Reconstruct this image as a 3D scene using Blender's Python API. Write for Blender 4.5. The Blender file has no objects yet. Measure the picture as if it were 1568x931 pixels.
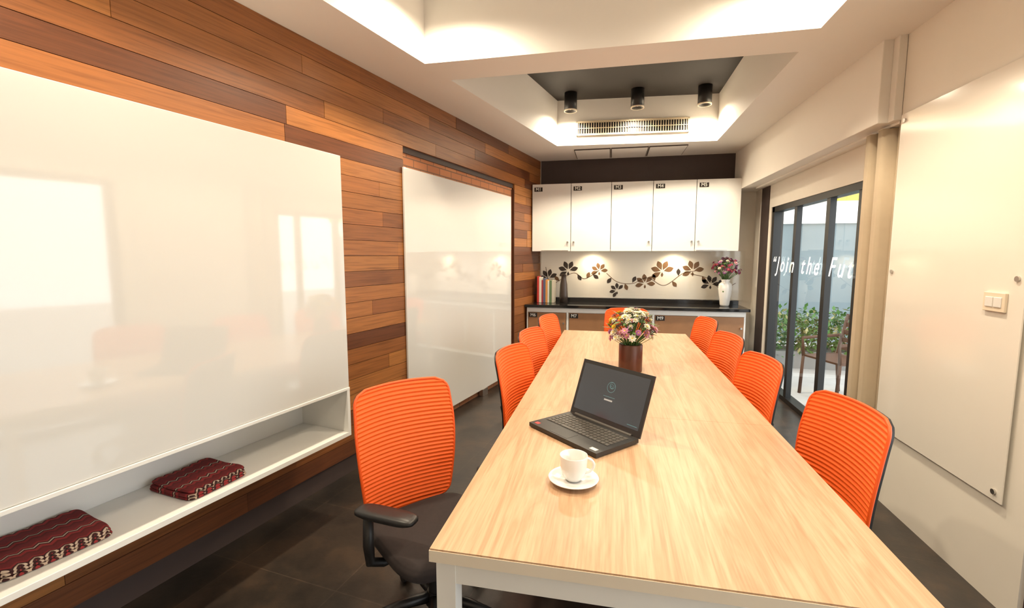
import bpy, math, random
from mathutils import Vector, Matrix
random.seed(7)
S = bpy.context.scene
S.view_settings.view_transform = 'Standard'
S.view_settings.look = 'None'
S.view_settings.exposure = 0.4

# ------------------------------------------------------------------ materials
def new_mat(name):
    m = bpy.data.materials.new(name); m.use_nodes = True
    nt = m.node_tree
    return m, nt.nodes, nt.links, nt.nodes['Principled BSDF']

def pm(name, col, rough=0.5, metal=0.0, var=0.06, scale=12.0, bump=0.0, coat=0.0, spec=None, emis=None, estr=0.0):
    m, n, l, b = new_mat(name)
    tc = n.new('ShaderNodeTexCoord')
    no = n.new('ShaderNodeTexNoise'); no.inputs['Scale'].default_value = scale; no.inputs['Detail'].default_value = 4
    l.new(tc.outputs['Object'], no.inputs['Vector'])
    mx = n.new('ShaderNodeMix'); mx.data_type = 'RGBA'
    mx.inputs[6].default_value = (*[c*(1-var) for c in col], 1)
    mx.inputs[7].default_value = (*[min(1, c*(1+var)) for c in col], 1)
    l.new(no.outputs['Fac'], mx.inputs[0]); l.new(mx.outputs[2], b.inputs['Base Color'])
    b.inputs['Roughness'].default_value = rough; b.inputs['Metallic'].default_value = metal
    b.inputs['Coat Weight'].default_value = coat; b.inputs['Coat Roughness'].default_value = 0.05
    if spec is not None: b.inputs['Specular IOR Level'].default_value = spec
    if bump:
        bp = n.new('ShaderNodeBump'); bp.inputs['Strength'].default_value = bump; bp.inputs['Distance'].default_value = 0.01
        l.new(no.outputs['Fac'], bp.inputs['Height']); l.new(bp.outputs[0], b.inputs['Normal'])
    if emis:
        b.inputs['Emission Color'].default_value = (*emis, 1); b.inputs['Emission Strength'].default_value = estr
    return m

def ramp(n, stops):
    r = n.new('ShaderNodeValToRGB'); e = r.color_ramp.elements
    while len(e) > 1: e.remove(e[-1])
    e[0].position = stops[0][0]; e[0].color = (*stops[0][1], 1)
    for p, c in stops[1:]:
        x = e.new(p); x.color = (*c, 1)
    return r

def wood_table():
    m, n, l, b = new_mat('light_oak_laminate')
    tc = n.new('ShaderNodeTexCoord')
    mp = n.new('ShaderNodeMapping'); mp.inputs['Scale'].default_value = (7, 0.55, 7)
    l.new(tc.outputs['Object'], mp.inputs[0])
    n1 = n.new('ShaderNodeTexNoise'); n1.inputs['Scale'].default_value = 1.5; n1.inputs['Detail'].default_value = 5; n1.inputs['Distortion'].default_value = 1.0
    l.new(mp.outputs[0], n1.inputs['Vector'])
    k = n.new('ShaderNodeMath'); k.operation = 'MULTIPLY'; k.inputs[1].default_value = 9; l.new(n1.outputs['Fac'], k.inputs[0])
    pp = n.new('ShaderNodeMath'); pp.operation = 'PINGPONG'; pp.inputs[1].default_value = 1; l.new(k.outputs[0], pp.inputs[0])
    mp2 = n.new('ShaderNodeMapping'); mp2.inputs['Scale'].default_value = (85, 2.6, 85)
    l.new(tc.outputs['Object'], mp2.inputs[0])
    n2 = n.new('ShaderNodeTexNoise'); n2.inputs['Scale'].default_value = 2.0; n2.inputs['Detail'].default_value = 3
    l.new(mp2.outputs[0], n2.inputs['Vector'])
    r1 = ramp(n, [(0.0, (.46, .280, .155)), (0.5, (.51, .325, .190)), (1.0, (.56, .370, .225))])
    l.new(pp.outputs[0], r1.inputs[0])
    r2 = ramp(n, [(0.3, (.80, .75, .70)), (0.55, (1, 1, 1))])
    l.new(n2.outputs['Fac'], r2.inputs[0])
    mx = n.new('ShaderNodeMix'); mx.data_type = 'RGBA'; mx.blend_type = 'MULTIPLY'; mx.inputs[0].default_value = .7
    l.new(r1.outputs[0], mx.inputs[6]); l.new(r2.outputs[0], mx.inputs[7]); l.new(mx.outputs[2], b.inputs['Base Color'])
    b.inputs['Roughness'].default_value = .36
    return m

def wood_planks():
    m, n, l, b = new_mat('hardwood_planks')
    at = n.new('ShaderNodeAttribute'); at.attribute_name = 'pc'
    tc = n.new('ShaderNodeTexCoord')
    mp = n.new('ShaderNodeMapping'); mp.inputs['Scale'].default_value = (1, 1.3, 34)
    l.new(tc.outputs['Object'], mp.inputs[0])
    no = n.new('ShaderNodeTexNoise'); no.inputs['Scale'].default_value = 2.2; no.inputs['Detail'].default_value = 6; no.inputs['Distortion'].default_value = .6
    l.new(mp.outputs[0], no.inputs['Vector'])
    r = ramp(n, [(0.25, (.6, .55, .5)), (0.5, (.95, .95, .95)), (0.75, (1.2, 1.15, 1.1))])
    l.new(no.outputs['Fac'], r.inputs[0])
    mx = n.new('ShaderNodeMix'); mx.data_type = 'RGBA'; mx.blend_type = 'MULTIPLY'; mx.inputs[0].default_value = 1
    l.new(at.outputs['Color'], mx.inputs[6]); l.new(r.outputs[0], mx.inputs[7]); l.new(mx.outputs[2], b.inputs['Base Color'])
    b.inputs['Roughness'].default_value = .38
    return m

def floor_mat():
    m, n, l, b = new_mat('slate_tiles')
    tc = n.new('ShaderNodeTexCoord')
    mp = n.new('ShaderNodeMapping'); mp.inputs['Rotation'].default_value = (0, 0, math.radians(8)); mp.inputs['Location'].default_value = (.25, .2, 0)
    l.new(tc.outputs['Object'], mp.inputs[0])
    br = n.new('ShaderNodeTexBrick'); br.offset = 0; br.inputs['Scale'].default_value = 1.0
    br.inputs['Brick Width'].default_value = .6; br.inputs['Row Height'].default_value = .6
    br.inputs['Mortar Size'].default_value = .003; br.inputs['Mortar Smooth'].default_value = .3
    br.inputs['Color1'].default_value = (.8, .8, .8, 1); br.inputs['Color2'].default_value = (1.15, 1.1, 1.05, 1); br.inputs['Mortar'].default_value = (1.6, 1.5, 1.4, 1)
    l.new(mp.outputs[0], br.inputs['Vector'])
    no = n.new('ShaderNodeTexNoise'); no.inputs['Scale'].default_value = 3.2; no.inputs['Detail'].default_value = 9; no.inputs['Roughness'].default_value = .65
    l.new(tc.outputs['Object'], no.inputs['Vector'])
    r = ramp(n, [(0.35, (.020, .017, .015)), (0.5, (.034, .027, .022)), (0.62, (.055, .038, .027)), (0.75, (.048, .043, .039))])
    l.new(no.outputs['Fac'], r.inputs[0])
    mx = n.new('ShaderNodeMix'); mx.data_type = 'RGBA'; mx.blend_type = 'MULTIPLY'; mx.inputs[0].default_value = 1
    l.new(r.outputs[0], mx.inputs[6]); l.new(br.outputs['Color'], mx.inputs[7]); l.new(mx.outputs[2], b.inputs['Base Color'])
    b.inputs['Roughness'].default_value = .30
    bp = n.new('ShaderNodeBump'); bp.inputs['Strength'].default_value = .28; bp.inputs['Distance'].default_value = .01
    l.new(no.outputs['Fac'], bp.inputs['Height']); l.new(bp.outputs[0], b.inputs['Normal'])
    return m

def brick_mat():
    m, n, l, b = new_mat('red_brick')
    tc = n.new('ShaderNodeTexCoord'); sp = n.new('ShaderNodeSeparateXYZ'); cb = n.new('ShaderNodeCombineXYZ')
    l.new(tc.outputs['Object'], sp.inputs[0]); l.new(sp.outputs[1], cb.inputs[0]); l.new(sp.outputs[2], cb.inputs[1])
    br = n.new('ShaderNodeTexBrick'); br.inputs['Scale'].default_value = 1
    br.inputs['Brick Width'].default_value = .2; br.inputs['Row Height'].default_value = .065; br.inputs['Mortar Size'].default_value = .005
    br.inputs['Color1'].default_value = (.52, .22, .10, 1); br.inputs['Color2'].default_value = (.42, .16, .07, 1); br.inputs['Mortar'].default_value = (.20, .11, .07, 1)
    l.new(cb.outputs[0], br.inputs['Vector']); l.new(br.outputs['Color'], b.inputs['Base Color'])
    b.inputs['Roughness'].default_value = .85
    return m

def glass_mat(name='clear_glass', tint=(.93, .97, .96), gl=.9):
    m = bpy.data.materials.new(name); m.use_nodes = True
    n = m.node_tree.nodes; l = m.node_tree.links; n.clear()
    o = n.new('ShaderNodeOutputMaterial'); t = n.new('ShaderNodeBsdfTransparent'); g = n.new('ShaderNodeBsdfGlossy')
    t.inputs[0].default_value = (*tint, 1); g.inputs[0].default_value = (gl, gl, gl, 1); g.inputs['Roughness'].default_value = .02
    lw = n.new('ShaderNodeLayerWeight'); lw.inputs[0].default_value = .5
    pw = n.new('ShaderNodeMath'); pw.operation = 'POWER'; pw.inputs[1].default_value = 4
    ml = n.new('ShaderNodeMath'); ml.operation = 'MULTIPLY_ADD'; ml.inputs[1].default_value = .6; ml.inputs[2].default_value = .04
    l.new(lw.outputs['Facing'], pw.inputs[0]); l.new(pw.outputs[0], ml.inputs[0])
    mx = n.new('ShaderNodeMixShader')
    l.new(ml.outputs[0], mx.inputs[0]); l.new(t.outputs[0], mx.inputs[1]); l.new(g.outputs[0], mx.inputs[2]); l.new(mx.outputs[0], o.inputs[0])
    return m

def vinyl_mat():
    m = bpy.data.materials.new('white_vinyl'); m.use_nodes = True
    n = m.node_tree.nodes; l = m.node_tree.links; n.clear()
    o = n.new('ShaderNodeOutputMaterial'); d = n.new('ShaderNodeBsdfDiffuse'); t = n.new('ShaderNodeBsdfTranslucent'); a = n.new('ShaderNodeAddShader')
    no = n.new('ShaderNodeTexNoise'); no.inputs['Scale'].default_value = 5
    r = ramp(n, [(0, (.60, .60, .58)), (1, (.68, .68, .66))]); l.new(no.outputs['Fac'], r.inputs[0])
    l.new(r.outputs[0], d.inputs[0]); l.new(r.outputs[0], t.inputs[0])
    l.new(d.outputs[0], a.inputs[0]); l.new(t.outputs[0], a.inputs[1]); l.new(a.outputs[0], o.inputs[0])
    return m

def textile_mat():
    m, n, l, b = new_mat('woven_red_textile')
    tc = n.new('ShaderNodeTexCoord'); sp = n.new('ShaderNodeSeparateXYZ'); l.new(tc.outputs['Object'], sp.inputs[0])
    def math_(op, a, bb=None):
        k = n.new('ShaderNodeMath'); k.operation = op
        if isinstance(a, (int, float)): k.inputs[0].default_value = a
        else: l.new(a, k.inputs[0])
        if bb is not None:
            if isinstance(bb, (int, float)): k.inputs[1].default_value = bb
            else: l.new(bb, k.inputs[1])
        return k.outputs[0]
    zig = math_('PINGPONG', math_('MULTIPLY', sp.outputs[1], 26.0), 0.5)
    yy = math_('ADD', math_('MULTIPLY', sp.outputs[0], 11.0), math_('MULTIPLY', zig, .36))
    fr = math_('FRACT', math_('ADD', yy, 10.0))
    r = ramp(n, [(0.0, (.15, .012, .014)), (.34, (.24, .018, .020)), (.46, (.035, .006, .006)), (.53, (.48, .36, .27)), (.60, (.035, .006, .006)), (.68, (.27, .022, .024)), (.86, (.11, .01, .01))])
    r.color_ramp.interpolation = 'CONSTANT'
    l.new(fr, r.inputs[0]); l.new(r.outputs[0], b.inputs['Base Color'])
    b.inputs['Roughness'].default_value = .9
    return m

M_white = pm('painted_white', (.83, .79, .72), .6, var=.02, scale=2)
M_wall = pm('warm_white_plaster', (.83, .78, .69), .55, var=.03, scale=3)
M_ceil = pm('ceiling_white', (.85, .82, .765), .7, var=.015, scale=2)
M_board = pm('gloss_whiteboard', (.69, .68, .65), .04, var=.01, scale=1, coat=1.0)
M_lam = pm('white_laminate', (.82, .81, .775), .25, var=.015, scale=2)
M_darkbrown = pm('dark_brown_paint', (.055, .036, .032), .6)
M_darkceil = pm('charcoal_paint', (.026, .021, .017), .7)
M_black = pm('black_plastic', (.013, .012, .012), .4, var=.15)
M_orange = pm('orange_mesh_fabric', (.90, .122, .006), .6, var=.07, scale=30)
M_orange_d = pm('orange_mesh_trim', (.80, .09, .004), .5)
M_seat = pm('dark_seat_fabric', (.022, .015, .014), .9, var=.3, scale=60)
M_granite = pm('black_granite', (.012, .011, .011), .08, var=.5, scale=90)
M_table = wood_table(); M_planks = wood_planks(); M_floor = floor_mat(); M_brick = brick_mat()
M_cab = pm('brown_wood_veneer', (.34, .17, .08), .4, var=.2, scale=8)
M_jamb = pm('recess_wood', (.10, .04, .018), .5, var=.2)
M_cream = pm('cream_edge_band', (.78, .67, .52), .4, var=.03)
M_glass = glass_mat(); M_frame = pm('black_aluminium', (.008, .008, .008), .4)
M_frameb = pm('brown_frame', (.05, .014, .012), .4)
M_curtain = pm('beige_curtain', (.54, .44, .31), .85, var=.06, scale=20)
M_chrome = pm('brushed_steel', (.6, .58, .55), .3, metal=1)
M_splash = pm('backsplash_glass', (.84, .80, .70), .08, var=.01, coat=.5)
M_vine = pm('vine_brown', (.17, .09, .04), .5, var=.2)
M_vine2 = pm('vine_black', (.04, .028, .022), .5)
M_emw = pm('warm_lamp_lens', (1, .9, .7), .5, emis=(1, .85, .62), estr=14)
M_ceram = pm('white_porcelain', (.80, .785, .75), .12, var=.01, coat=.5)
M_grille = pm('grille_beige', (.55, .46, .32), .5)
M_textile = textile_mat()

# ------------------------------------------------------------------ mesh builder
class MB:
    def __init__(s): s.v = []; s.f = []; s.m = []; s.sm = []; s.col = []
    def add(s, vs, fs, mat=0, smooth=False, M=None, col=(1, 1, 1)):
        o = len(s.v)
        for p in vs:
            p = Vector(p)
            if M is not None: p = M @ p
            s.v.append(p)
        for f in fs:
            s.f.append([i+o for i in f]); s.m.append(mat); s.sm.append(smooth); s.col.append(col)
    def box(s, x0, x1, y0, y1, z0, z1, mat=0, M=None, col=(1, 1, 1)):
        vs = [(x0, y0, z0), (x1, y0, z0), (x1, y1, z0), (x0, y1, z0), (x0, y0, z1), (x1, y0, z1), (x1, y1, z1), (x0, y1, z1)]
        s.add(vs, [(0, 3, 2, 1), (4, 5, 6, 7), (0, 1, 5, 4), (1, 2, 6, 5), (2, 3, 7, 6), (3, 0, 4, 7)], mat, False, M, col)
    def prism(s, poly, z0, z1, mat=0, M=None):
        n = len(poly)
        vs = [(x, y, z0) for x, y in poly] + [(x, y, z1) for x, y in poly]
        fs = [tuple(reversed(range(n))), tuple(range(n, 2*n))] + [(i, (i+1) % n, n+(i+1) % n, n+i) for i in range(n)]
        s.add(vs, fs, mat, False, M)
    def cyl(s, p0, p1, r0, r1=None, n=20, mat=0, caps=True, M=None):
        if r1 is None: r1 = r0
        p0 = Vector(p0); p1 = Vector(p1); d = (p1-p0).normalized()
        a = Vector((0, 0, 1)) if abs(d.z) < .9 else Vector((1, 0, 0))
        u = d.cross(a).normalized(); w = d.cross(u)
        A = [p0 + r0*(u*math.cos(t)+w*math.sin(t)) for t in [2*math.pi*i/n for i in range(n)]]
        Bv = [p1 + r1*(u*math.cos(t)+w*math.sin(t)) for t in [2*math.pi*i/n for i in range(n)]]
        s.add(A+Bv, [(i, (i+1) % n, n+(i+1) % n, n+i) for i in range(n)], mat, True, M)
        if caps:
            s.add(A, [tuple(range(n))], mat, False, M); s.add(Bv, [tuple(range(n))], mat, False, M)
    def tube(s, pts, r, n=10, mat=0, M=None, closed=False):
        pts = [Vector(p) for p in pts]; N = len(pts); rr = r if isinstance(r, (list, tuple)) else [r]*N
        ref = Vector((0, 0, 1)); vs = []
        t0 = (pts[1]-pts[0]).normalized()
        if abs(t0.z) > .9: ref = Vector((1, 0, 0))
        u = t0.cross(ref).normalized()
        for i, p in enumerate(pts):
            if closed: t = (pts[(i+1) % N]-pts[i-1]).normalized()
            else: t = (pts[min(i+1, N-1)]-pts[max(i-1, 0)]).normalized()
            u = (u - t*u.dot(t)).normalized(); w = t.cross(u)
            for k in range(n):
                a = 2*math.pi*k/n; vs.append(p+rr[i]*(u*math.cos(a)+w*math.sin(a)))
        fs = []
        for i in range(N if closed else N-1):
            j = (i+1) % N
            for k in range(n): fs.append((i*n+k, i*n+(k+1) % n, j*n+(k+1) % n, j*n+k))
        if not closed: fs += [tuple(reversed(range(n))), tuple(range((N-1)*n, N*n))]
        s.add(vs, fs, mat, True, M)
    def lathe(s, prof, c=(0, 0, 0), n=36, mat=0, M=None):
        vs = []; c = Vector(c)
        for r, z in prof:
            for k in range(n):
                a = 2*math.pi*k/n; vs.append(c+Vector((r*math.cos(a), r*math.sin(a), z)))
        fs = []
        for i in range(len(prof)-1):
            for k in range(n): fs.append((i*n+k, i*n+(k+1) % n, (i+1)*n+(k+1) % n, (i+1)*n+k))
        s.add(vs, fs, mat, True, M)
    def grid(s, fn, nu, nv, mat=0, smooth=True, M=None):
        vs = [fn(i/nu, j/nv) for j in range(nv+1) for i in range(nu+1)]
        fs = [(j*(nu+1)+i, j*(nu+1)+i+1, (j+1)*(nu+1)+i+1, (j+1)*(nu+1)+i) for j in range(nv) for i in range(nu)]
        s.add(vs, fs, mat, smooth, M)
    def ball(s, c, r, mat=0, n=10, m=6, sc=(1, 1, 1), M=None):
        c = Vector(c)
        def fn(u, v):
            a = 2*math.pi*u; b = math.pi*(v-.5)
            return c+Vector((r*sc[0]*math.cos(b)*math.cos(a), r*sc[1]*math.cos(b)*math.sin(a), r*sc[2]*math.sin(b)))
        s.grid(fn, n, m, mat, True, M)
    def mesh(s, name, mats, color=False):
        me = bpy.data.meshes.new(name); me.from_pydata([tuple(p) for p in s.v], [], s.f)
        for m in mats: me.materials.append(m)
        for p, mi, sm in zip(me.polygons, s.m, s.sm): p.material_index = mi; p.use_smooth = sm
        if color:
            ca = me.color_attributes.new('pc', 'FLOAT_COLOR', 'CORNER')
            for p, c in zip(me.polygons, s.col):
                for li in p.loop_indices: ca.data[li].color = (*c, 1)
        me.update(); return me
    def obj(s, name, mats, loc=(0, 0, 0), rz=0, bevel=0, seg=2, color=False, parent=None):
        o = bpy.data.objects.new(name, s.mesh(name, mats, color)); S.collection.objects.link(o)
        o.location = loc; o.rotation_euler = (0, 0, rz)
        if bevel:
            b = o.modifiers.new('Bevel', 'BEVEL'); b.width = bevel; b.segments = seg; b.limit_method = 'ANGLE'; b.angle_limit = math.radians(50)
        if parent: o.parent = parent
        return o

ZC = 2.85; TH = math.radians(11.93)
LOC_L = (-2.38, 0, 0)   # left wall frame: local x = into room, local y = along wall
LX = lambda Y: -2.38+.2113*Y

# ------------------------------------------------------------------ room shell
b = MB(); b.add([(-3, -1.3, 0), (1.95, -1.3, 0), (1.95, 6.7, 0), (-3, 6.7, 0), (-3, -1.3, -.1), (1.95, -1.3, -.1), (1.95, 6.7, -.1), (-3, 6.7, -.1)],
                [(0, 1, 2, 3), (4, 7, 6, 5), (0, 4, 5, 1), (1, 5, 6, 2), (2, 6, 7, 3), (3, 7, 4, 0)])
b.obj('floor', [M_floor])

b = MB()
def q(*p, mat=0): b.add([(x, y, z) for x, y, z in p], [tuple(range(len(p)))], mat)
XR = 1.95; tlx = lambda Y: -1.272+.235*(Y-3.127); tr = 1.157; ZW = 3.37
F0 = .35; F1 = 3.13
B = [(tlx(3.45), 3.45), (tr, 3.45), (1.163, 5.836), (-.656, 5.714)]
q((LX(-1.3)-.1, -1.3, ZC), (XR, -1.3, ZC), (XR, F0, ZC), (LX(F0)-.1, F0, ZC))
q((LX(F0)-.1, F0, ZC), (tlx(F0), F0, ZC), (tlx(F1), F1, ZC), (LX(F1)-.1, F1, ZC))
q((tr, F0, ZC), (XR, F0, ZC), (XR, F1, ZC), (tr, F1, ZC))
q((LX(F1)-.1, F1, ZC), (tlx(F1), F1, ZC), (tr, F1, ZC), (XR, F1, ZC), (XR, 3.45, ZC), (B[1][0], 3.45, ZC), (B[0][0], 3.45, ZC), (LX(3.45)-.1, 3.45, ZC))
q((LX(3.45)-.1, 3.45, ZC), (*B[0], ZC), (*B[3], ZC), (LX(5.714)-.1, 5.714, ZC))
q((*B[1], ZC), (XR, 3.45, ZC), (XR, 5.836, ZC), (*B[2], ZC))
q((LX(5.714)-.1, 5.714, ZC), (*B[3], ZC), (*B[2], ZC), (XR, 5.836, ZC), (XR, 6.7, ZC), (LX(6.7)-.1, 6.7, ZC))
FW = [(tlx(F0), F0), (tr, F0), (tr, F1), (tlx(F1), F1)]
for W, tm in ((FW, 0), (B, 1)):
    for i in range(4):
        p, r_ = W[i], W[(i+1) % 4]
        q((*p, ZC), (*r_, ZC), (*r_, ZW), (*p, ZW))
    q(*[(x, y, ZW) for x, y in W], mat=tm)
b.obj('ceiling', [M_ceil, M_darkceil])

R0, R1, RZ = 3.61, 5.83, 2.37
RB = -.036
b = MB()
b.box(-.30, RB, -1.4, 6.9, 0, ZC+.02, 1)
b.box(RB, -.022, -1.4, R0, 0, ZC+.02, 0)
b.box(RB, -.022, R1, 6.9, 0, ZC+.02, 0)
b.box(RB, -.022, R0, R1, RZ, ZC+.02, 0)
pal = [(.125, .041, .015), (.16, .053, .018), (.20, .070, .021), (.25, .090, .026), (.30, .113, .032), (.36, .145, .040), (.23, .082, .024), (.28, .102, .029), (.33, .128, .036)]
ph = (ZC-.13)/25
for r_ in range(25):
    z0 = .13+r_*ph; z1 = z0+ph
    y = -1.4-random.random()*1.6
    segs = []
    while y < 6.9:
        L = random.uniform(1.0, 2.2); segs.append((max(y, -1.4), min(y+L, 6.9))); y += L
    last = None
    for (a, c) in segs:
        if c-a < .02: continue
        col = random.choice([p for p in pal if p != last]); last = col; k = random.uniform(.9, 1.1); col = tuple(x*k for x in col)
        dd = random.uniform(-.0015, .0015)
        parts = [(a, c)]
        if z0 < RZ-.03:
            parts = []
            if a < R0: parts.append((a, min(c, R0)))
            if c > R1: parts.append((max(a, R1), c))
        for (p, w) in parts:
            if w-p > .01: b.box(-.022, dd, p+.001, w-.001, z0+.0015, z1-.0015, 2, col=col)
b.box(RB, .001, R1-.015, R1, 0, RZ-.02, 3)
b.obj('wall_left', [M_darkbrown, M_brick, M_planks, M_jamb], LOC_L, -TH, color=True)

b = MB()
b.box(-1.2, 1.95, 6.6, 6.75, 0, ZC+.02, 0)
b.box(-.975, 1.60, 6.585, 6.6, 2.42, ZC, 1)
b.obj('wall_back', [M_wall, M_darkbrown])
b = MB(); b.box(-2.9, 1.95, -1.35, -1.2, 0, ZC+.02, 0); b.obj('wall_front', [M_wall])
WY0, WY1, WZ = -.7, 2.2, 2.25
for (x0, x1, y0, y1, z0, z1) in ((1.70, 1.95, WY1, 3.32, 0, ZC+.02), (1.70, 1.95, -1.2, WY0, 0, ZC+.02), (1.70, 1.95, WY0, WY1, WZ, ZC+.02),
                                 (1.82, 1.95, 3.32, 3.42, 0, ZC+.02), (1.82, 1.95, 3.42, 5.98, 2.10, ZC+.02), (1.82, 1.95, 5.98, 6.6, 0, ZC+.02)):
    b = MB(); b.box(x0, x1, y0, y1, z0, z1); b.obj('wall_right', [M_wall])
b = MB(); b.box(1.812, 1.82, 6.06, 6.34, 0.0, 2.36, 0); b.obj('trim_1', [M_darkbrown])  # door frame in shadow, its shade put into the dark brown colour
b = MB(); b.prism([(1.60, 3.38), (1.82, 3.38), (1.82, 6.6), (1.545, 6.6)], 2.36, ZC+.01)
b.box(1.655, 1.70, 3.32, 3.38, 2.36, ZC+.01)
b.obj('ceiling_beam', [M_white], bevel=.004)

def sliding(name, X, y0, y1, z0, z1, splits, fm, w=.06):
    b = MB()
    b.box(X, X+.10, y0, y1, z0, z0+.05, 0); b.box(X, X+.10, y0, y1, z1-.06, z1, 0)
    b.box(X, X+.10, y0, y0+w, z0, z1, 0); b.box(X, X+.10, y1-w, y1, z0, z1, 0)
    ed = [y0]+splits+[y1]
    for i, s_ in enumerate(splits): b.box(X+.01, X+.06, s_-w*.5, s_+w*.5, z0+.05, z1-.06, 0)
    for i in range(len(ed)-1):
        b.add([(X+.04, ed[i]+w*.4, z0+.05), (X+.04, ed[i+1]-w*.4, z0+.05), (X+.04, ed[i+1]-w*.4, z1-.06), (X+.04, ed[i]+w*.4, z1-.06)], [(0, 1, 2, 3)], 1)
    return b.obj(name, [fm, M_glass], bevel=0)
door = sliding('door_1', 1.83, 3.42, 5.98, 0, 2.10, [4.03, 4.57, 5.30], M_frame, .07)
b_w = sliding('window_1', 1.72, WY0, WY1, 0, WZ, [.3, 1.25], M_frameb, .07)
tcu = bpy.data.curves.new('glass_lettering', 'FONT'); tcu.body = '\u201cJoin the Future\u201d'; tcu.size = .235; tcu.extrude = .0005; tcu.shear = .35; tcu.offset = .0005
tcu.space_character = 1.40; tcu.space_word = 1.4
to = bpy.data.objects.new('glass_lettering', tcu); S.collection.objects.link(to); to.parent = door
to.location = (1.826, 5.88, 1.37); to.rotation_euler = (math.radians(90), 0, math.radians(-90))
tcu.materials.append(vinyl_mat())

b = MB()
def cf(u, v):
    y = 3.36+.36*u
    k = math.sin(u*math.pi*5)
    x = 1.715+.045*max(-1, min(1, k*2.2))
    return (x, y, .02+2.32*v)
b.grid(cf, 60, 4, 0)
b.box(1.70, 1.74, 3.34, 6.2, 2.345, 2.365, 1)
o = b.obj('curtain', [M_curtain, M_white]); sd = o.modifiers.new('s', 'SOLIDIFY'); sd.thickness = .006

# ------------------------------------------------------------------ whiteboards and shelf (left wall frame)
SE = 2.533
b = MB()
b.box(.002, .35, -.9, SE, .80, 2.08, 1); b.box(.35, .38, -.9, SE, .782, 2.10, 0)
b.obj('whiteboard', [M_board, M_lam], LOC_L, -TH, bevel=.003)
b = MB()
b.box(.003, .385, -.9, SE, .49, .515, 0); b.box(.003, .375, -.9, SE, .765, .779, 0)
b.box(.003, .018, -.9, SE-.02, .515, .765, 0); b.box(.003, .385, SE-.022, SE, .515, .779, 0)
b.box(.003, .385, -.9, -.878, .515, .765, 0); b.box(.37, .386, -.9, SE, .765, .781, 0)
b.obj('wall_shelf', [M_lam], LOC_L, -TH, bevel=.002)
b = MB()
b.box(.006, .022, 3.585, 5.68, .08, 2.245, 0)
for yy in (3.75, 5.45):
    for zz in (.3, 2.0): b.box(RB+.001, .006, yy, yy+.05, zz, zz+.05, 1)
for yy in (4.1, 4.9): b.box(-.02, .03, yy, yy+.12, .0, .08, 1)
b.obj('whiteboard', [M_board, M_chrome], LOC_L, -TH, bevel=.002)

def cloth(s0, s1, d0, d1, z, rot):
    b = MB(); w = (d1-d0)/2; h = (s1-s0)/2; T = .012
    for k in range(3):
        sh = 1-.02*k; off = random.uniform(-.006, .006)
        wv = lambda x, y, k=k: .003*math.sin(x*31+k)*math.cos(y*27)*(k+.3)*.5
        def fn(u, v, k=k, sh=sh, off=off):
            a = 2*math.pi*u
            c, s_ = math.cos(a), math.sin(a)
            e = .22
            x = w*sh*math.copysign(abs(c)**e, c); y = h*sh*math.copysign(abs(s_)**e, s_)
            t = v*2-1
            rr = 1-.03*t*t
            return (x*rr+off, y*rr-off, max(0.0005, k*T+T/2+t*T*.48+wv(x, y)))
        b.grid(fn, 64, 4, 0)
        def ft(u, v, k=k, sh=sh, off=off):
            a = 2*math.pi*u; c, s_ = math.cos(a), math.sin(a); e = .22
            x = w*sh*math.copysign(abs(c)**e, c)*.97*v; y = h*sh*math.copysign(abs(s_)**e, s_)*.97*v
            return (x+off, y-off, k*T+T/2+T*.48+wv(x, y))
        b.grid(ft, 64, 8, 0)
    M = Matrix.Rotation(-TH, 4, 'Z')
    p = Vector(LOC_L)+M @ Vector(((d0+d1)/2, (s0+s1)/2, z))
    b.obj('folded_textile', [M_textile], p, -TH+rot)
cloth(1.63, 1.91, .05, .34, .516, .05)
cloth(1.08, 1.39, .03, .32, .516, -.06)

# ------------------------------------------------------------------ right acrylic panel + switch
b = MB()
b.box(1.682, 1.688, 2.31, 3.29, .47, 2.38, 0)
for y in (2.35, 3.25):
    for z in (.51, 1.45, 2.34): b.cyl((1.6995, y, z), (1.674, y, z), .012, n=16, mat=1)
b.obj('glass_writing_board', [pm('acrylic_white', (.83, .785, .705), .14, var=.01, coat=.2), M_chrome], bevel=.001)
b = MB(); b.box(1.670, 1.682, 2.39, 2.51, 1.30, 1.385, 0); b.box(1.666, 1.671, 2.405, 2.448, 1.32, 1.365, 1); b.box(1.666, 1.671, 2.452, 2.495, 1.32, 1.365, 1)
b.obj('light_switch', [M_cream, M_ceram], bevel=.003)

# ------------------------------------------------------------------ ceiling fixtures
def can(x, y, r=.072, h=.2, pw=40):
    b = MB()
    b.lathe([(0.001, 0), (r, 0), (r, -h), (r*.92, -h), (r*.8, -h+.035), (.001, -h+.035)], n=32, mat=0)
    b.lathe([(r*.80, -h+.034), (.001, -h+.030)], n=32, mat=1)
    b.lathe([(r*1.01, -h+.012), (r*1.01, -h-.002), (r*.9, -h-.002)], n=32, mat=2)
    o = b.obj('ceiling_downlight', [M_black, M_emw, M_cream], (x, y, ZW))
    ld = bpy.data.lights.new('downlight_lamp', 'SPOT'); ld.energy = pw; ld.color = (1, .85, .64); ld.spot_size = math.radians(168); ld.spot_blend = 1; ld.shadow_soft_size = .06
    lo = bpy.data.objects.new('downlight_lamp', ld); S.collection.objects.link(lo); lo.parent = o; lo.location = (0, 0, -h-.01)
for x, y in ((-.48, 5.48), (.255, 5.51), (.963, 5.55)): can(x, y, pw=105)
for x, y in ((-1.02, 2.75), (.90, 2.75)): can(x, y, pw=115)
for x, y in ((-1.4, 1.0), (.80, 1.0)): can(x, y, pw=110)  # unseen pair near the camera, added to fill the room with light

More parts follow.
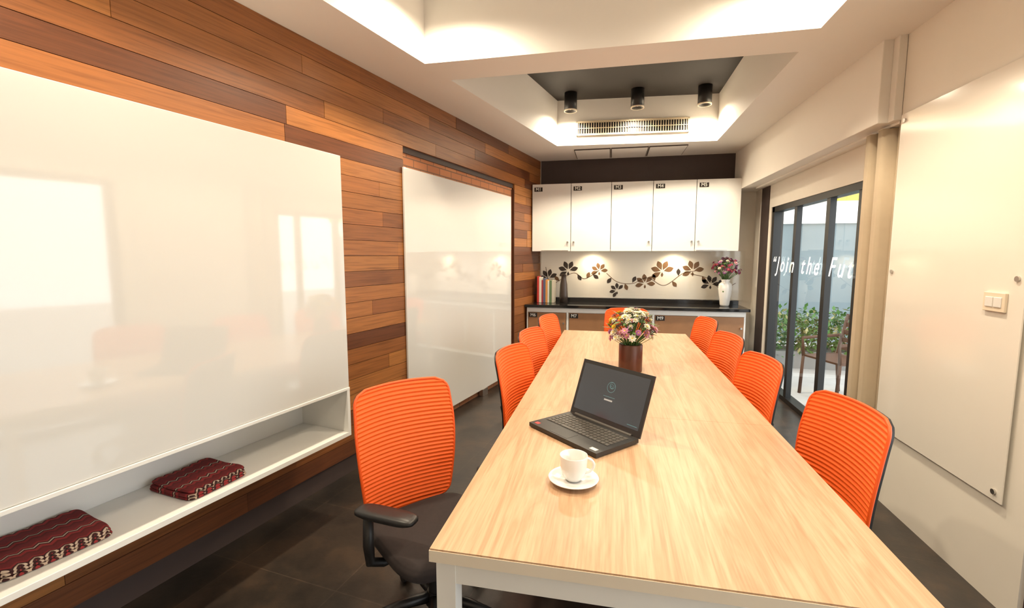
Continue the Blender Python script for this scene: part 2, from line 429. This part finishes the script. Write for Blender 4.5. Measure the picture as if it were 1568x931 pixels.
ga = math.atan2(.122, 1.819)
b = MB()
gx0, gx1, gz0, gz1 = .225, 1.51, 2.955, 3.12
b.box(gx0, gx1, -.006, -.002, gz0, gz1, 1)
b.box(gx0, gx1, -.026, -.002, gz0, gz0+.02, 0); b.box(gx0, gx1, -.026, -.002, gz1-.02, gz1, 0)
b.box(gx0, gx0+.02, -.026, -.002, gz0, gz1, 0); b.box(gx1-.02, gx1, -.026, -.002, gz0, gz1, 0)
nn = 44
for i in range(nn):
    x = gx0+.02+(gx1-gx0-.04)*(i+.5)/nn; b.box(x-.0035, x+.0035, -.024, -.018, gz0+.02, gz1-.02, 0)
for z in (3.037,): b.box(gx0, gx1, -.022, -.014, z-.003, z+.003, 0)
b.obj('air_vent_grille', [M_grille, M_black], (-.656, 5.714, 0), ga)
b = MB()
for i in range(3):
    x0 = -.47+i*.45
    b.box(x0, x0+.44, 5.95, 6.48, ZC-.012, ZC-.001, 1)
    b.box(x0+.008, x0+.432, 5.958, 6.472, ZC-.016, ZC-.010, 0)
b.obj('ceiling_access_panel', [M_ceil, M_darkbrown])

# ------------------------------------------------------------------ kitchen units
M_label = pm('label_black', (.02, .015, .012), .4)
M_lw = pm('label_white', (.85, .85, .8), .5)
def label(txt, x, y, z, parent):
    c = bpy.data.curves.new('label_text', 'FONT'); c.body = txt; c.size = .058; c.extrude = .0005; c.align_x = 'CENTER'; c.align_y = 'CENTER'; c.offset = .001
    o = bpy.data.objects.new('label_text', c); S.collection.objects.link(o); o.location = (x, y, z); o.rotation_euler = (math.radians(90), 0, 0); c.materials.append(M_lw); o.parent = parent
b = MB()
UX0, UX1 = -1.045, 1.555
b.prism([(UX0, 6.27), (UX1, 6.27), (UX1, 6.58), (-.975, 6.58)], 1.62, 2.48, 0)
dw = (UX1-UX0)/5
for i in range(5):
    x0 = UX0+i*dw; b.box(x0+.0035, x0+dw-.0035, 6.25, 6.269, 1.60, 2.485, 1)
    b.box(x0+.03, x0+.14, 6.247, 6.251, 2.39, 2.445, 2)
    kx = x0+dw-.04 if i in (0, 2, 3) else x0+.04
    b.cyl((kx, 6.25, 1.72), (kx, 6.225, 1.72), .012, n=14, mat=3)
b.box(UX0+.01, UX1-.01, 6.2685, 6.2705, 1.625, 2.475, 2)
for x0 in (UX0+.13, UX1-.50): b.box(x0, x0+.36, 6.235, 6.255, 1.598, 1.615, 3)
up = b.obj('upper_cabinet', [M_lam, M_lam, M_label, M_chrome], bevel=.002)
for i, t in enumerate(('M1', 'M2', 'M3', 'M4', 'M5')): label(t, UX0+i*dw+.085, 6.2455, 2.4175, up)
for x in (-.24, .83):
    b = MB(); b.lathe([(.001, 0), (.045, 0), (.045, -.012), (.036, -.014)], n=24, mat=0); b.lathe([(.036, -.012), (.001, -.012)], n=24, mat=1)
    o = b.obj('cabinet_puck_light', [M_chrome, M_emw], (x, 6.44, 1.619))
    ld = bpy.data.lights.new('puck_lamp', 'SPOT'); ld.energy = 15; ld.color = (1, .80, .54); ld.spot_size = math.radians(160); ld.spot_blend = .9; ld.shadow_soft_size = .03
    lo = bpy.data.objects.new('puck_lamp', ld); S.collection.objects.link(lo); lo.parent = o; lo.location = (0, 0, -.02)
b = MB()
b.prism([(-1.100, 6.0), (1.66, 6.0), (1.66, 6.575), (-.980, 6.575)], .865, .90, 0)
b.box(-.975, 1.66, 6.555, 6.574, .90, .95, 0)
b.prism([(-1.075, 6.06), (1.62, 6.06), (1.62, 6.59), (-.985, 6.59)], .10, .865, 1)
b.prism([(-1.06, 6.12), (1.60, 6.12), (1.60, 6.55), (-.98, 6.55)], .0, .10, 2)
lw = (1.62+1.075)/5
b.box(-1.075, 1.62, 6.035, 6.06, .80, .86, 1)
for i in range(5):
    x0 = -1.075+i*lw
    b.box(x0+.02, x0+lw-.02, 6.035, 6.058, .14, .795, 3)
    b.box(x0+.03, x0+.14, 6.031, 6.036, .73, .79, 4)
    b.box(x0-.012 if i else x0, x0+.015, 6.034, 6.06, .10, .80, 1)
    b.cyl((x0+lw-.05, 6.035, .66), (x0+lw-.05, 6.012, .66), .012, n=14, mat=5)
b.box(1.60, 1.62, 6.034, 6.06, .10, .80, 1)
b.box(-1.075, 1.62, 6.034, 6.06, .10, .14, 1)
lo_ = b.obj('base_cabinet', [M_granite, M_lam, M_black, M_cab, M_label, M_chrome], bevel=.002)
for i, t in enumerate(('M6', 'M7', 'M8', 'M9', 'M10')): label(t, -1.075+i*lw+.085, 6.0295, .76, lo_)

b = MB()
b.box(-.970, 1.72, 6.585, 6.592, .955, 1.60, 0)
YS = 6.583
def leaf(x, z, L, W, ang, mat):
    pts = []; N = 8
    for i in range(N+1):
        t = i/N; pts.append((t*L, W*math.sin(math.pi*t**1.25)))
    for i in range(N-1, 0, -1):
        t = i/N; pts.append((t*L, -W*math.sin(math.pi*t**1.25)))
    ca, sa = math.cos(ang), math.sin(ang)
    b.add([(x+p*ca-w*sa, YS, z+p*sa+w*ca) for p, w in pts], [tuple(range(len(pts)))], mat)
def flower(x, z, R, mat, a0=.2):
    R *= .88
    for k in range(5):
        a = a0+math.pi*(k/5)*1.35
        leaf(x+.020*math.cos(a), z+.020*math.sin(a), R, R*.26, a, mat)
    leaf(x, z-.01, R*.5, R*.12, -1.6, mat)
def stem(pts, mat, w=.007):
    P = []
    for i in range(len(pts)-1):
        p0 = pts[max(i-1, 0)]; p1 = pts[i]; p2 = pts[i+1]; p3 = pts[min(i+2, len(pts)-1)]
        for k in range(8):
            t = k/8
            P.append(tuple(.5*((2*p1[c])+(-p0[c]+p2[c])*t+(2*p0[c]-5*p1[c]+4*p2[c]-p3[c])*t*t+(-p0[c]+3*p1[c]-3*p2[c]+p3[c])*t**3) for c in (0, 1)))
    P.append(pts[-1])
    for i in range(len(P)-1):
        (x0, z0), (x1, z1) = P[i], P[i+1]; d = math.hypot(x1-x0, z1-z0) or 1; nx, nz = -(z1-z0)/d*w/2, (x1-x0)/d*w/2
        b.add([(x0+nx, YS, z0+nz), (x0-nx, YS, z0-nz), (x1-nx, YS, z1-nz), (x1+nx, YS, z1+nz)], [(0, 1, 2, 3)], mat)
A_, D_ = 1, 2
stem([(-.95, 1.02), (-.72, 1.18), (-.50, 1.30), (-.35, 1.22), (-.15, 1.34)], A_)
stem([(-.90, 1.38), (-.86, 1.20), (-.75, 1.16)], D_)
stem([(-.05, 1.30), (.10, 1.18), (.30, 1.16), (.50, 1.24), (.72, 1.14), (.95, 1.30), (1.12, 1.34)], A_)
stem([(1.05, 1.30), (1.28, 1.24), (1.45, 1.10), (1.62, 1.18)], A_)
for x, z, R, mt, a in ((-.58, 1.33, .14, D_, .3), (-.15, 1.33, .11, A_, .1), (-.86, 1.22, .13, D_, .5), (.69, 1.33, .15, A_, .3), (.47, 1.16, .13, A_, .0), (1.08, 1.34, .14, A_, .2), (1.31, 1.16, .12, D_, .1), (.10, 1.06, .10, D_, .8)):
    flower(x, z, R, mt, a)
for x, z, a, mt in ((-.70, 1.18, 2.4, A_), (-.45, 1.28, -1.0, D_), (-.32, 1.22, 1.2, A_), (-.24, 1.28, -.6, D_), (.02, 1.24, -2.2, D_), (.20, 1.16, -1.2, A_), (.30, 1.17, 1.1, D_), (.60, 1.2, 1.9, A_), (.82, 1.2, -.9, A_), (.9, 1.27, 1.6, D_), (1.2, 1.27, -1.1, A_), (1.4, 1.15, .9, D_), (1.5, 1.12, -1, A_)):
    leaf(x, z, .10, .026, a, mt)
b.obj('glass_backsplash', [M_splash, M_vine, M_vine2])

b = MB(); x = -.975
cols = [(.5, .04, .03), (.75, .7, .6), (.35, .04, .05), (.1, .12, .2), (.65, .3, .08), (.7, .68, .6), (.12, .2, .1), (.55, .5, .4)]
mts = [pm('book_cover_%d' % i, c, .5) for i, c in enumerate(cols)]+[M_cream]
for i in range(8):
    w = random.uniform(.022, .034); h = .35-.008*i+random.uniform(-.03, .01)
    b.box(x, x+.003, 6.27, 6.47, .902, .902+h, i); b.box(x+w-.003, x+w, 6.27, 6.47, .902, .902+h, i); b.box(x, x+w, 6.268, 6.274, .902, .902+h, i)
    b.box(x+.003, x+w-.003, 6.274, 6.465, .907, .897+h, 8); x += w+.001
b.obj('row_of_books', mts, bevel=.001)
b = MB(); b.lathe([(.001, .902), (.055, .902), (.058, 1.0), (.050, 1.15), (.036, 1.22), (.034, 1.28), (.040, 1.285), (.028, 1.285), (.028, 1.20), (.001, 1.19)], n=32)
b.obj('dark_bottle_vase', [pm('dark_stoneware', (.05, .035, .028), .35)], (-.62, 6.36, 0))

M_pf = [pm('petal_white', (.78, .75, .62), .7), pm('petal_violet', (.42, .16, .38), .7), pm('petal_pink', (.66, .32, .42), .7), pm('petal_yellow', (.78, .56, .06), .7), pm('petal_magenta', (.45, .05, .14), .7)]
M_leaf = pm('leaf_green', (.09, .18, .045), .6, var=.3)
def bouquet(name, loc, vase_prof, vase_mat, top_r, cz, rx, rz_, nfl, colfn, extra=None):
    b = MB(); b.lathe(vase_prof, n=36, mat=0)
    if extra: extra(b)
    zt = vase_prof[-1][1]
    for i in range(nfl):
        ph = random.uniform(-.35, 1)*math.pi/2; az = random.uniform(0, 2*math.pi)
        rr = random.uniform(.75, 1.03)
        d = Vector((math.cos(ph)*math.cos(az)*rx, math.cos(ph)*math.sin(az)*rx, math.sin(ph)*rz_))*rr
        p = Vector((0, 0, cz))+d; nrm = (p-Vector((0, 0, cz-.10))).normalized()
        mi = 1+colfn(d, rx)
        a = Vector((0, 0, 1)) if abs(nrm.z) < .9 else Vector((1, 0, 0))
        u = nrm.cross(a).normalized(); w = nrm.cross(u); R = random.uniform(.018, .030); npet = 8
        for k in range(npet):
            t = 2*math.pi*k/npet; e = u*math.cos(t)+w*math.sin(t); f = nrm.cross(e)
            b.add([p, p+e*R*.55+f*R*.32+nrm*.006, p+e*R+nrm*.003, p+e*R*.55-f*R*.32+nrm*.006], [(0, 1, 2, 3)], mi)
            e2 = u*math.cos(t+.4)+w*math.sin(t+.4); f2 = nrm.cross(e2)
            b.add([p+nrm*.004, p+e2*R*.35+f2*R*.2+nrm*.014, p+e2*R*.65+nrm*.014, p+e2*R*.35-f2*R*.2+nrm*.014], [(0, 1, 2, 3)], mi)
        b.ball(p+nrm*.006, R*.22, 4, 6, 4)
        mid = Vector((p.x*.35, p.y*.35, (zt+p.z)/2))
        b.tube([Vector((random.uniform(-1, 1)*top_r*.5, random.uniform(-1, 1)*top_r*.5, zt-.02)), mid, p], .0018, 5, 6)
    for i in range(int(nfl*.5)):
        az = random.uniform(0, 2*math.pi); el = random.uniform(-.3, 1.2); L = random.uniform(.05, .09)
        p = Vector((math.cos(az)*math.cos(el)*rx*.75, math.sin(az)*math.cos(el)*rx*.75, cz+math.sin(el)*rz_*.75))
        d = Vector((math.cos(az), math.sin(az), random.uniform(-.3, .7))).normalized(); s_ = d.cross(Vector((0, 0, 1))).normalized()*L*.2
        b.add([p, p+d*L*.5+s_, p+d*L, p+d*L*.5-s_], [(0, 1, 2, 3)], 6)
    return b.obj(name, [vase_mat]+M_pf+[M_leaf], loc)
def c1(d, rx):
    if d.x < -.45*rx and d.z > 0 and random.random() < .6: return 3
    if d.x > -.4*rx and d.z > .02 and random.random() < .8: return 0
    return random.choice([1, 2, 2, 1, 2, 0])
bouquet('flower_vase', (.15, 3.26, .751), [(.001, 0), (.078, 0), (.080, .01), (.080, .185), (.076, .19), (.070, .185), (.070, .13), (.001, .12)],
        pm('dark_copper_pot', (.10, .04, .025), .35, metal=.4, var=.3), .07, .30, .155, .13, 150, c1)
def c2(d, rx): return random.choice([2, 4, 4, 0, 1, 2])
def ve(b):
    for k in range(6):
        a = k*1.05; b.ball((.066*math.cos(a), .066*math.sin(a), .19+.02*(k % 2)), .018, 6, 8, 5)
bouquet('porcelain_flower_vase', (1.44, 6.34, .902), [(.001, 0), (.052, 0), (.058, .02), (.066, .10), (.085, .22), (.078, .28), (.045, .31), (.058, .34), (.052, .34), (.04, .30), (.001, .28)],
        M_ceram, .04, .48, .17, .13, 90, c2, ve)

# ------------------------------------------------------------------ table
TX0, TX1, TY0, TY1 = -.47, .765, 1.12, 4.93
b = MB()
ys = [TY0, 2.32, 3.62, TY1]
for i in range(3): b.box(TX0+.002, TX1-.002, ys[i]+(.002 if i == 0 else .0006), ys[i+1]-(.002 if i == 2 else .0006), .7445, .75, 0)
b.box(TX0, TX1, TY0, TY1, .712, .745, 1)
for x0 in (TX0+.020, TX1-.055):
    b.box(x0, x0+.035, TY0+.07, TY1-.07, .655, .7125, 2)
for y0 in (TY0+.018, TY1-.052): b.box(TX0+.069, TX1-.069, y0, y0+.035, .645, .7125, 2)
for x0 in (TX0+.015, TX1-.07):
    for y0 in (TY0+.015, TY1-.07): b.box(x0, x0+.055, y0, y0+.055, 0, .7125, 2)
for y0 in (2.4, 3.8):
    b.box(.12, .175, y0, y0+.055, 0, .7125, 2); b.box(TX0+.055, TX1-.055, y0+.006, y0+.044, .67, .7125, 2)
b.obj('conference_table', [M_table, M_cream, M_white])

# ------------------------------------------------------------------ chairs
def chair_mesh():
    b = MB()
    H0, H1 = .40, .957
    def halfw(v):
        w = .200+.036*math.sin(min(1, v/.7)*math.pi/2)-.010*max(0, v-.7)/.3
        r = .055; h = H1-H0
        for t in ((1-v)*h, v*h):
            if t < r: w -= r-math.sqrt(max(0, r*r-(r-t)**2))
        return w
    def surf(u, v, off=0.0, rib=True, grow=0):
        y = (u*2-1)*(halfw(v)+grow)
        z = H0+(H1-H0)*v
        x = -.252-.058*v+.022*math.sin(v*math.pi)
        x += .042*(y/.24)**2
        z2 = z+.012*(1-(y/.24)**2)*v
        if rib: x += .0026*math.sin(2*math.pi*31*v+.5*math.sin(y*14))
        return (x+off, y, z2)
    b.grid(lambda u, v: surf(u, v), 20, 31*7, 0)
    b.grid(lambda u, v: surf(u, v, -.020, False, .002), 16, 30, 1)
    N = 40; loop = [(0, i/N) for i in range(N)]+[(i/N, 1) for i in range(N)]+[(1, 1-i/N) for i in range(N)]+[(1-i/N, 0) for i in range(N)]
    P = [Vector(surf(u, v, -.004, False)) for u, v in loop]; Q = [Vector(surf(u, v, -.020, False, .002)) for u, v in loop]
    n = len(P); b.add(P+Q, [(i, (i+1) % n, n+(i+1) % n, n+i) for i in range(n)], 1, True)
    b.tube(P, .0065, 8, 2, closed=True)
    b.tube([(-.02, 0, .35), (-.20, 0, .335), (-.295, 0, .38), (-.302, 0, .51), (-.312, 0, .70)], [.026, .028, .028, .024, .014], 12, 1)
    for s_ in (-1, 1): b.tube([(-.300, 0, .47), (-.285, s_*.09, .53), (-.255, s_*.19, .64)], [.018, .014, .010], 8, 1)
    def fn(u, v):
        a = 2*math.pi*u; c, s_ = math.cos(a), math.sin(a); e = .45
        X = .230*math.copysign(abs(c)**e, c); Y = .235*math.copysign(abs(s_)**e, s_)
        prof = [(0, .0), (.90, .0), (1.0, .018), (1.0, .045), (.95, .062), (.7, .068), (0, .066)]
        t = v*(len(prof)-1); i = min(int(t), len(prof)-2); f = t-i
        r = prof[i][0]*(1-f)+prof[i+1][0]*f; z = prof[i][1]*(1-f)+prof[i+1][1]*f
        dz = -.02*max(0, (X*r-.12)/.12)**2
        return (.015+X*r, Y*r, .365+z+dz)
    b.grid(fn, 48, 18, 3)
    b.box(-.14, .14, -.12, .12, .325, .366, 1)
    for s_ in (-1, 1):
        b.tube([(-.02, s_*.10, .345), (-.02, s_*.22, .337), (-.02, s_*.272, .36), (-.02, s_*.277, .43), (-.02, s_*.275, .560)], [.018, .018, .020, .022, .019], 12, 1)
        Mp = Matrix.Translation((.05, s_*(.262-.03), .556)) @ Matrix.Rotation(math.radians(-32*s_), 4, 'Z')
        def pad(u, v, s_=s_):
            a = 2*math.pi*u; c, q_ = math.cos(a), math.sin(a); e = .5
            X = .130*math.copysign(abs(c)**e, c); Y = .042*math.copysign(abs(q_)**e, q_)
            prof = [(0, 0), (.85, 0), (1, .008), (1, .020), (.85, .028), (0, .029)]
            t = v*(len(prof)-1); i = min(int(t), len(prof)-2); f = t-i
            r = prof[i][0]*(1-f)+prof[i+1][0]*f; z = prof[i][1]*(1-f)+prof[i+1][1]*f
            return (X*r, Y*r, z)
        b.grid(pad, 32, 10, 1, True, Mp)
    b.cyl((0, 0, .12), (0, 0, .24), .03, n=20, mat=1); b.cyl((0, 0, .22), (0, 0, .33), .018, n=16, mat=4)
    b.cyl((0, 0, .075), (0, 0, .13), .045, .036, n=20, mat=1)
    for k in range(5):
        a = math.radians(72*k+36); c, s_ = math.cos(a), math.sin(a)
        b.tube([(0, 0, .105), (.15*c, .15*s_, .098), (.29*c, .29*s_, .072)], [.026, .020, .014], 10, 1)
        b.cyl((.29*c, .29*s_, .075), (.29*c, .29*s_, .045), .008, n=8, mat=1)
        for o_ in (-.016, .016):
            cx, cy = .29*c-s_*o_, .29*s_+c*o_
            b.cyl((cx-s_*.009, cy+c*.009, .0265), (cx+s_*.009, cy-c*.009, .0265), .0265, n=18, mat=1)
    return b.mesh('office_chair', [M_orange, M_black, M_orange_d, M_seat, M_chrome])
cm = chair_mesh()
def chair(bx, by, deg):
    a = math.radians(deg); f = Vector((math.cos(a), math.sin(a)))
    o = bpy.data.objects.new('office_chair', cm); S.collection.objects.link(o)
    o.location = (bx+.30*f.x, by+.30*f.y, 0); o.rotation_euler = (0, 0, a)
chair(-.93, 1.93, -40)
chair(-.62, 2.84, -14)
chair(-.62, 3.56, -14)
chair(-.60, 4.42, -14)
chair(.96, 2.03, 190)
chair(.885, 2.86, 190)
chair(.885, 3.64, 192)
chair(.90, 4.52, 192)
chair(.187, 5.20, 270)

# ------------------------------------------------------------------ laptop
lap = MB()
W, D = .43, .255
lap.box(-W/2, W/2, -D, 0, .004, .022, 0)
lap.box(-W/2+.02, W/2-.02, -D+.085, -.025, .0218, .0226, 1)
rows = 6
for r_ in range(rows):
    nk = 17
    for k in range(nk):
        x0 = -W/2+.024+k*(W-.048)/nk; y0 = -D+.09+r_*.0222
        if r_ == 0 and 4 <= k <= 8: continue
        lap.box(x0+.0018, x0+(W-.048)/nk-.0018, y0, y0+.0185, .0222, .0250, 2)
lap.box(-W/2+.024+4*(W-.048)/17+.002, -W/2+.024+9*(W-.048)/17-.002, -D+.09, -D+.1085, .0222, .0250, 2)
lap.box(-.075, .035, -D+.008, -D+.075, .0218, .0228, 3)
lap.box(W/2-.055, W/2-.02, -D+.015, -D+.035, .0220, .0228, 5); lap.box(-W/2+.02, -W/2+.045, -D+.015, -D+.035, .0220, .0228, 6)
for sx in (-1, 1):
    for yy in (-D+.03, -.03): lap.cyl((sx*(W/2-.03), yy, 0), (sx*(W/2-.03), yy, .005), .008, n=12, mat=2)
lap.cyl((-W/2+.04, .002, .020), (W/2-.04, .002, .020), .009, n=12, mat=2)
Ms = Matrix.Translation((0, .004, .020)) @ Matrix.Rotation(math.radians(-20), 4, 'X')
Hs = .275
lap.box(-W/2, W/2, 0, .009, .0, Hs, 0, M=Ms)
lap.box(-W/2+.016, W/2-.016, -.0008, .001, .028, Hs-.018, 4, M=Ms)
def ring(cx, cz, r0, r1, mat):
    N = 28
    vs = [(cx+r*math.cos(2*math.pi*i/N), -.0014, cz+r*math.sin(2*math.pi*i/N)) for r in (r0, r1) for i in range(N)]
    lap.add(vs, [(i, (i+1) % N, N+(i+1) % N, N+i) for i in range(N)], mat, False, Ms)
ring(0, .175, .023, .025, 7)
for k in range(3): ring(.002*k, .175+.004*k, .004+.005*k, .0055+.005*k, 7)
lap.box(-.035, .035, -.0016, -.001, .128, .130, 7, M=Ms); lap.box(-.025, .025, -.0016, -.001, .110, .117, 8, M=Ms)
lap.box(W/2-.08, W/2-.025, -.0016, -.001, .04, .0425, 7, M=Ms)
M_scr = pm('screen_display', (.02, .02, .022), .12, emis=(.06, .06, .06), estr=.4, var=.3, scale=3)
p3 = Vector((.12, 1.957)); p4 = Vector((-.17, 2.275)); mid = (p3+p4)/2
lang = math.atan2(-.675, .738)
lap.obj('laptop', [pm('laptop_black', (.015, .014, .013), .35, var=.1), M_black, pm('laptop_keys', (.07, .062, .052), .45), pm('touchpad', (.010, .010, .010), .3), M_scr, pm('sticker_silver', (.6, .6, .55), .4), pm('sticker_red', (.5, .03, .03), .4), pm('screen_teal', (.08, .18, .20), .5, emis=(.25, .5, .55), estr=.12), pm('screen_white', (.4, .4, .4), .5, emis=(.8, .8, .8), estr=.1)],
        (mid.x, mid.y, .7505), lang, bevel=.002)

# ------------------------------------------------------------------ cup and saucer
b = MB()
b.lathe([(.001, .004), (.030, .0), (.034, .0), (.036, .005), (.060, .008), (.088, .018), (.089, .0205), (.086, .021), (.058, .012), (.030, .009), (.001, .009)], n=48)
b.lathe([(.001, .012), (.026, .011), (.029, .016), (.040, .030), (.0465, .055), (.049, .099), (.0485, .101), (.0465, .100), (.044, .056), (.037, .033), (.02, .022), (.001, .020)], n=48)
hp = [(.042+.030*math.sin(t), 0, .062+.026*math.cos(t)) for t in [math.pi*i/14 for i in range(15)]]
hp = [(.046, 0, .090)]+hp[1:-1]+[(.038, 0, .034)]
b.tube(hp, .005, 10, 0, M=Matrix.Rotation(math.radians(12), 4, 'Z'))
b.obj('coffee_cup_and_saucer', [M_ceram], (-.1115, 1.578, .7505))

# ------------------------------------------------------------------ outside
b = MB(); b.box(1.96, 16, -8, 18, -.12, -.02, 0)
b.obj('paved_ground', [pm('pavement', (.42, .41, .40), .8, var=.1)])
b = MB()
b.box(1.97, 9, 9.2, 9.4, -.02, 2.1, 0); b.box(1.97, 9, 9.15, 9.4, 2.1, 2.22, 1); b.box(1.97, 9, 9.45, 9.6, 2.2, 5.5, 1)
for k in range(7): b.box(2.2+k, 2.26+k, 9.15, 9.2, -.02, 2.1, 1)
for k in range(5): b.box(2.3+k*1.3, 3.1+k*1.3, 9.42, 9.46, 2.7, 3.7, 0)
b.obj('neighbour_building', [pm('blue_grey_render', (.17, .22, .245), .5, var=.15, scale=1), pm('white_render', (.78, .78, .76), .7)])
b = MB(); b.add([(2.5, 6.2, 2.32), (4.5, 6.2, 2.32), (4.5, 7.4, 2.75), (2.5, 7.4, 2.75)], [(0, 1, 2, 3)]); b.box(2.5, 4.5, 6.18, 6.2, 2.18, 2.33)
b.cyl((2.55, 6.25, -.02), (2.55, 6.25, 2.4), .025, mat=1); b.cyl((4.45, 6.25, -.02), (4.45, 6.25, 2.4), .025, mat=1)
b.obj('yellow_awning', [pm('yellow_canvas', (.75, .52, .05), .7), M_white])
b = MB()
b.box(2.1, 4.0, 7.0, 7.45, -.02, .22, 1)
for i in range(3200):
    x = random.uniform(2.1, 4.0); y = random.uniform(6.95, 7.5); z = random.uniform(.15, .82-.15*random.random())
    d = Vector((random.gauss(0, 1), random.gauss(0, 1)-.4, random.gauss(.3, 1))).normalized(); L = random.uniform(.05, .10)
    s_ = d.cross(Vector((.2, .3, 1))).normalized()*L*.3; p = Vector((x, y, z))
    b.add([p, p+d*L*.5+s_, p+d*L, p+d*L*.5-s_], [(0, 1, 2, 3)], 0 if random.random() < .85 else 2)
b.obj('hedge_planter', [pm('hedge_leaf', (.08, .19, .04), .6, var=.4), pm('planter_grey', (.22, .22, .21), .8), pm('pale_leaf', (.42, .38, .18), .6)])
b = MB()
for sx in (0, .5):
    b.tube([(sx, 0, -.02), (sx, .02, .42), (sx, .42, .42)], .018, 8, 0); b.tube([(sx, .50, -.02), (sx, .45, .42), (sx, .56, .88)], .018, 8, 0); b.tube([(sx, .02, .42), (sx, .0, .62), (sx, .48, .64)], .018, 8, 0)
b.box(.0, .5, .02, .46, .41, .43, 0)
for k in range(5): b.box(.0, .5, .46+.022*k, .475+.022*k, .48+.085*k, .53+.085*k, 0)
b.obj('outdoor_armchair', [pm('rattan_brown', (.08, .035, .018), .6)], (2.15, 5.75, 0), math.radians(-70))

# ------------------------------------------------------------------ light
w = bpy.data.worlds.new('World'); S.world = w; w.use_nodes = True
bg = w.node_tree.nodes['Background']; bg.inputs[0].default_value = (.97, .98, 1, 1); bg.inputs[1].default_value = 3.2

cd = bpy.data.cameras.new('Camera'); co = bpy.data.objects.new('Camera', cd); S.collection.objects.link(co)
cd.sensor_width = 36; cd.lens = 16.3; cd.clip_start = .02
co.location = (0, 0, 1.55); co.rotation_euler = (math.radians(90-6.03), 0, math.radians(11.94))
S.camera = co
